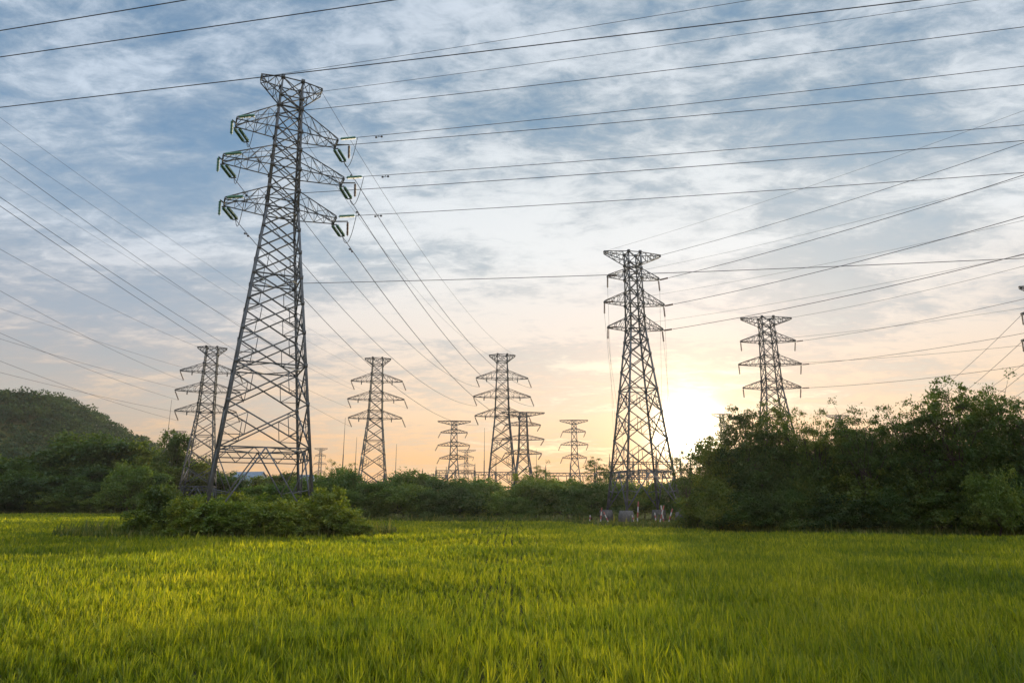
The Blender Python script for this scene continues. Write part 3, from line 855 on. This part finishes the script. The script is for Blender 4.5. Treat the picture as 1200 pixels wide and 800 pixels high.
def gantry(px0, px1, Y, topy, nposts, lab, spike=0):
    x0, x1 = gx(px0, Y), gx(px1, Y); h = ztop(topy, Y, (px0 + px1) / 2)
    o = empty('substation_gantry', ((x0 + x1) / 2, Y, 0)); tag(o, lab, 'gantry', 'substation gantries')
    hw = (x1 - x0) / 2
    for k in range(nposts):
        x = -hw + 2 * hw * k / (nposts - 1)
        b = Bars(); b.add((x - .5, 0, -.1), (x - .15, 0, h), .3, .24); b.add((x + .5, 0, -.1), (x + .15, 0, h), .3, .24)
        for j in range(6):
            z0, z1 = h * j / 6, h * (j + 1) / 6
            b.add((x - .5 + .35 * j / 6, 0, z0), (x + .5 - .35 * (j + 1) / 6, 0, z1), .14)
        if spike: b.add((x, 0, h), (x, 0, h + spike * (.7 + .6 * ((k * 37) % 5) / 5)), .3, .12)
        b.obj('post', M['steel_far'], o)
    b = Bars()
    for zz, yy in ((h, -.4), (h, .4), (h - .8, 0)):
        b.add((-hw, yy, zz), (hw, yy, zz), .2)
    n = max(4, int(hw * 2 / 1.6))
    for k in range(n):
        xa, xb = -hw + 2 * hw * k / n, -hw + 2 * hw * (k + 1) / n
        b.add((xa, -.4, h), ((xa + xb) / 2, 0, h - .8), .12); b.add(((xa + xb) / 2, 0, h - .8), (xb, -.4, h), .12)
    b.obj('beam', M['steel_far'], o)
    m = max(2, nposts * 2)
    for k in range(m):
        x = -hw + 2 * hw * (k + .5) / m
        make_obj('insulator_string', string_mesh((x, 0, h - .8), (x + .2, 0, h - 2.6), .17, 5, 6), M['brown'], o)
gantry(494, 522, 205, 556, 2, 'low gantry with hanging insulators below the small far tower', 2.5)
gantry(510, 556, 230, 551, 3, 'wider gantry behind the small far tower', 2.0)
gantry(556, 606, 225, 553, 3, 'gantry seen between the legs of the middle tower', 3.0)
gantry(640, 698, 200, 554, 3, 'gantry with tall posts under the small far tower left of the marked one', 3.2)
gantry(700, 760, 190, 553, 4, 'gantry seen through the left half of the marked tower', 3.6)
gantry(750, 812, 192, 550, 4, 'gantry seen through the right half of the marked tower towards the sun', 4.2)
gantry(716, 800, 240, 541, 4, 'farther and taller gantry behind the marked tower', 4.0)
gantry(404, 470, 235, 564, 4, 'low gantry behind the feet of the slim tower', 2.0)

def house(px, Y, w, d, topy, yaw, lab, wins):
    x = gx(px, Y); h = ztop(topy, Y, px)
    o = empty('small_house', (x, Y, 0), yaw); tag(o, lab, 'building', 'small buildings among the trees')
    wl_ = h * .74
    b = Bars(); b.add((0, 0, -.1), (0, 0, wl_), 1, 1)
    me = bpy.data.meshes.new('wall')
    hw_, hd = w / 2, d / 2
    vs = [(-hw_, -hd, 0), (hw_, -hd, 0), (hw_, hd, 0), (-hw_, hd, 0), (-hw_, -hd, wl_), (hw_, -hd, wl_), (hw_, hd, wl_), (-hw_, hd, wl_), (-hw_, 0, h - .12), (hw_, 0, h - .12)]
    me.from_pydata(vs, [], [(0, 1, 5, 4), (2, 3, 7, 6), (1, 2, 6, 9, 5), (3, 0, 4, 8, 7)])
    make_obj('wall', me, M['render'], o)
    rf = Bars()
    me = bpy.data.meshes.new('roof'); e = .35; zz = wl_ - .12
    vs = []
    for zo in (0, .14):
        vs += [(-hw_ - e, -hd - e, zz + zo), (hw_ + e, -hd - e, zz + zo), (hw_ + e, 0, h + zo), (-hw_ - e, 0, h + zo), (hw_ + e, hd + e, zz + zo), (-hw_ - e, hd + e, zz + zo)]
    me.from_pydata(vs, [], [(0, 1, 2, 3), (3, 2, 4, 5), (6, 7, 8, 9), (9, 8, 10, 11), (0, 1, 7, 6), (4, 5, 11, 10), (1, 2, 8, 7), (2, 4, 10, 8), (0, 3, 9, 6), (3, 5, 11, 9)])
    make_obj('roof', me, M['roof'], o)
    for k in range(wins):
        xx = -hw_ + w * (k + .5) / wins
        f = Bars(); zc = wl_ - 1.6
        f.add((xx - .6, -hd - .03, zc), (xx + .6, -hd - .03, zc), .1); f.add((xx - .6, -hd - .03, zc + 1.1), (xx + .6, -hd - .03, zc + 1.1), .1)
        f.add((xx - .6, -hd - .03, zc + .05), (xx - .6, -hd - .03, zc + 1.05), .1); f.add((xx + .6, -hd - .03, zc + .05), (xx + .6, -hd - .03, zc + 1.05), .1)
        fo = f.obj('window', M['white'], o)
        pm = bpy.data.meshes.new('pane'); pm.from_pydata([(xx - .56, -hd - .02, zc + .04), (xx + .56, -hd - .02, zc + .04), (xx + .56, -hd - .02, zc + 1.06), (xx - .56, -hd - .02, zc + 1.06)], [], [(0, 1, 2, 3)])
        make_obj('pane', pm, M['pane'], fo)
house(357, 118, 2.0, 2.4, 557, R(10), 'white walled small building glimpsed at the right leg of the tallest tower', 1)
house(290, 196, 8, 6, 553, R(-14), 'blue grey roofed building glimpsed between the legs of the tallest tower', 3)

def marker(px, Y, h, lean, rot, lab, first_red=True):
    o = empty('marker_post', (gx(px, Y), Y, 0), rot); tag(o, lab, 'marker post', 'red and white markers at the tower feet')
    seg = 4
    for k in range(seg):
        red = (k % 2 == 0) == first_red
        a = Vector((lean * h * k / seg, 0, h * k / seg - (.1 if k == 0 else 0))); c2 = Vector((lean * h * (k + 1) / seg, 0, h * (k + 1) / seg))
        b = Bars(); b.add(a, c2, .17, .14); b.obj('red_band' if red else 'white_band', M['red' if red else 'white'], o, 8)
for a in [(690.5, 89, 1.0, .1, .2, 'short reddish marker post farthest left of the marked tower', True),
          (703, 90, 1.9, .12, 0, 'red and white marker post beside the leftmost concrete foot', False),
          (713, 89, 1.4, -.45, 0, 'white looking marker post leaning against the leftmost concrete foot', False),
          (746, 89, 2.7, .1, .3, 'tallest red and white marker post, standing right of the nearest concrete foot', False),
          (743, 88.5, 1.0, -.3, .2, 'stubby marker post at the base of the tallest marker', True),
          (768, 90, 1.3, -.1, 0, 'short red marker post left of the leaning pair', True),
          (772, 89, 2.2, .3, 0, 'leaning red and white marker post, left one of the close pair', False),
          (777, 89.5, 2.2, -.12, 0, 'whitish marker post, right one of the close pair', True),
          (782, 88.5, 1.8, .35, 0, 'tilted red marker post nearest the right concrete foot', False)]:
    marker(*a)

# ------------------------------------------------------------------ haze
HZ = .00008
if HZ:
    me = bpy.data.meshes.new('haze')
    x0, x1, y0, y1, z0, z1 = -750, 700, -60, 760, -1.5, 100
    me.from_pydata([(x, y, z) for z in (z0, z1) for y in (y0, y1) for x in (x0, x1)], [], [(0, 2, 3, 1), (4, 5, 7, 6), (0, 1, 5, 4), (1, 3, 7, 5), (3, 2, 6, 7), (2, 0, 4, 6)])
    hm, hn = material('haze_air')
    pv = N(hn, 'ShaderNodeVolumePrincipled', Density=HZ, Anisotropy=.6); pv.inputs['Color'].default_value = (.93, .93, .95, 1)
    ho = N(hn, 'ShaderNodeOutputMaterial'); hn.links.new(pv.outputs[0], ho.inputs['Volume'])
    hz = make_obj('haze', me, hm); tag(hz, 'thin evening haze in the air over the whole field', 'haze', kind='stuff')

# ------------------------------------------------------------------ sky, sun, camera
W = bpy.data.worlds.new('World'); scene.world = W; W.use_nodes = True
nt = W.node_tree; nt.nodes.clear(); L = nt.links.new
SUN_EL_SKY, SUN_EL = R(5.42), R(7.0)
def sun_dir(el): return Vector((math.sin(SUN_AZ) * math.cos(el), math.cos(SUN_AZ) * math.cos(el), math.sin(el)))
sky = N(nt, 'ShaderNodeTexSky', sky_type='NISHITA', sun_disc=False, sun_elevation=SUN_EL, sun_rotation=SUN_AZ, air_density=1.0, dust_density=1.6, ozone_density=2.0, altitude=50)
tc = N(nt, 'ShaderNodeTexCoord')
def math_(op, a, b=None, c=None):
    n = N(nt, 'ShaderNodeMath', operation=op)
    for i, v in enumerate((a, b, c)):
        if v is None: continue
        if isinstance(v, (int, float)): n.inputs[i].default_value = v
        else: L(v, n.inputs[i])
    return n.outputs[0]
def vmath(op, a, b=None):
    n = N(nt, 'ShaderNodeVectorMath', operation=op)
    for i, v in enumerate((a, b)):
        if v is None: continue
        if isinstance(v, (tuple, Vector)): n.inputs[i].default_value = tuple(v)
        else: L(v, n.inputs[i])
    return n
def maprange(v, a, b, c=0., d=1., smooth=True):
    n = N(nt, 'ShaderNodeMapRange'); n.interpolation_type = 'SMOOTHSTEP' if smooth else 'LINEAR'
    L(v, n.inputs[0]); n.inputs[1].default_value = a; n.inputs[2].default_value = b; n.inputs[3].default_value = c; n.inputs[4].default_value = d
    return n.outputs[0]
def mixc(f, a, b, mode='MIX'):
    n = N(nt, 'ShaderNodeMix', data_type='RGBA', blend_type=mode)
    for i, v in ((0, f), (6, a), (7, b)):
        if isinstance(v, (int, float)): n.inputs[i].default_value = v
        elif isinstance(v, tuple): n.inputs[i].default_value = (*v, 1) if len(v) == 3 else v
        else: L(v, n.inputs[i])
    return n.outputs[2]
D = vmath('NORMALIZE', tc.outputs['Generated']).outputs[0]
sep = N(nt, 'ShaderNodeSeparateXYZ'); L(D, sep.inputs[0])
zz = math_('MAXIMUM', sep.outputs['Z'], 0.0)
den = math_('ADD', zz, .16)
comb = N(nt, 'ShaderNodeCombineXYZ')
L(math_('DIVIDE', sep.outputs['X'], den), comb.inputs[0]); L(math_('DIVIDE', sep.outputs['Y'], den), comb.inputs[1])
P0 = comb.outputs[0]
rot = N(nt, 'ShaderNodeMapping'); L(P0, rot.inputs[0]); rot.inputs['Rotation'].default_value = (0, 0, R(-28)); rot.inputs['Scale'].default_value = (.55, 1.0, 1)
n1 = N(nt, 'ShaderNodeTexNoise', Scale=1.5, Detail=3.0, Roughness=.5, Distortion=.5); L(rot.outputs[0], n1.inputs[0])
n2 = N(nt, 'ShaderNodeTexNoise', Scale=5.0, Detail=8.0, Roughness=.62, Distortion=.5); L(rot.outputs[0], n2.inputs[0])
rip = N(nt, 'ShaderNodeMapping'); L(P0, rip.inputs[0]); rip.inputs['Rotation'].default_value = (0, 0, R(35)); rip.inputs['Scale'].default_value = (.6, 1.0, 1)
n3 = N(nt, 'ShaderNodeTexNoise', Scale=21.0, Detail=6.0, Roughness=.65, Distortion=.4); L(rip.outputs[0], n3.inputs[0])
dens = math_('ADD', math_('ADD', math_('MULTIPLY', n1.outputs[0], .55), math_('MULTIPLY', n2.outputs[0], .55)), math_('MULTIPLY', n3.outputs[0], .30))
sd = sun_dir(SUN_EL_SKY)
cosS = math_('MAXIMUM', vmath('DOT_PRODUCT', D, sd).outputs['Value'], 0.0)
# more cloud towards the middle of the sky, bluer to the upper left
side = maprange(sep.outputs['X'], -.75, .05, 0, 1)
cover = math_('ADD', dens, math_('MULTIPLY', math_('SUBTRACT', side, .45), .10))
gap = vmath('NORMALIZE', (ray(1015, 238)[0], 1.0, ray(1015, 238)[1]))
gd = vmath('DOT_PRODUCT', D, gap.outputs[0]).outputs['Value']
cover = math_('SUBTRACT', cover, maprange(gd, .984, .9995, 0, .11))
mask = maprange(cover, .525, .765)
thick = maprange(cover, .62, .83)
elev = maprange(zz, 0.0, .55, 0, 1, False)
warm = ramp(nt, [(0.0, (.88, .48, .21)), (.11, (.88, .53, .26)), (.24, (.86, .63, .43)), (.42, (.83, .74, .66)), (.62, (.80, .82, .83)), (.8, (.75, .79, .82)), (1, (.70, .75, .80))], elev).outputs[0]
cool = ramp(nt, [(0.0, (.74, .47, .28)), (.11, (.72, .49, .32)), (.24, (.64, .52, .42)), (.42, (.53, .52, .52)), (.62, (.53, .57, .60)), (.8, (.46, .52, .57)), (1, (.40, .47, .53))], elev).outputs[0]
clear = ramp(nt, [(0.0, (.80, .46, .23)), (.11, (.78, .50, .28)), (.24, (.68, .57, .46)), (.42, (.52, .54, .56)), (.62, (.39, .49, .58)), (.8, (.25, .39, .53)), (1, (.14, .29, .45))], elev).outputs[0]
cloud = mixc(thick, cool, warm)
veil = mixc(.8, sky.outputs[0], vmath('SCALE', clear).outputs[0])
for n in nt.nodes:
    if n.bl_idname == 'ShaderNodeVectorMath' and n.operation == 'SCALE': n.inputs['Scale'].default_value = 9.0
cl10 = vmath('SCALE', cloud); cl10.inputs['Scale'].default_value = 9.0
base = mixc(mask, veil, cl10.outputs[0])
away = maprange(cosS, .66, .95, 0, 1)
base = mixc(1.0, base, mixc(away, (.80, .87, .97), (1.0, 1.0, 1.0)), 'MULTIPLY')
# added fill light: unseen sky overhead and behind the viewer is brightened
sky_fill = math_('MULTIPLY', maprange(sep.outputs['Y'], .15, -.45, 1.0, 1.5), maprange(zz, .66, .95, 1.0, 2.4))
base = mixc(1.0, base, sky_fill, 'MULTIPLY')
g1 = math_('MULTIPLY', math_('POWER', cosS, 1900.0), 70.0)
g2 = math_('MULTIPLY', math_('POWER', cosS, 260.0), 4.5)
g3 = math_('MULTIPLY', math_('POWER', cosS, 55.0), 1.4)
glow = N(nt, 'ShaderNodeCombineXYZ')
L(math_('ADD', math_('ADD', g1, g2), g3), glow.inputs[0])
L(math_('ADD', math_('ADD', math_('MULTIPLY', g1, .9), math_('MULTIPLY', g2, .72)), math_('MULTIPLY', g3, .42)), glow.inputs[1])
L(math_('ADD', math_('ADD', math_('MULTIPLY', g1, .65), math_('MULTIPLY', g2, .34)), math_('MULTIPLY', g3, .12)), glow.inputs[2])
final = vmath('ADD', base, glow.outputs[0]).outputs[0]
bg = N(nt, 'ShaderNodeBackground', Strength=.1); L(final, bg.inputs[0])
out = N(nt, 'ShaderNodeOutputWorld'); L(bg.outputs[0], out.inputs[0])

sl = bpy.data.lights.new('sun', 'SUN'); sl.energy = 5.0; sl.angle = R(3.0); sl.color = (1.0, .83, .56)
so = bpy.data.objects.new('sun', sl); COL.objects.link(so)
so.rotation_euler = sun_dir(SUN_EL).to_track_quat('Z', 'Y').to_euler()

cam = bpy.data.cameras.new('camera'); cam.lens = 24; cam.sensor_width = 36; cam.clip_end = 20000; cam.clip_start = .1
co = bpy.data.objects.new('camera', cam); COL.objects.link(co)
co.location = (0, 0, CAM_H); co.rotation_euler = (R(90) + PITCH, 0, 0)
scene.camera = co
vs = scene.view_settings
vs.view_transform = 'Standard'; vs.look = 'None'; vs.gamma = 1; vs.exposure = 0.25
scene.render.engine = 'CYCLES'
scene.cycles.use_denoising = True
scene.cycles.max_bounces = 6; scene.cycles.transparent_max_bounces = 4; scene.cycles.diffuse_bounces = 3; scene.cycles.transmission_bounces = 3; scene.cycles.glossy_bounces = 2
scene.cycles.sample_clamp_indirect = 6
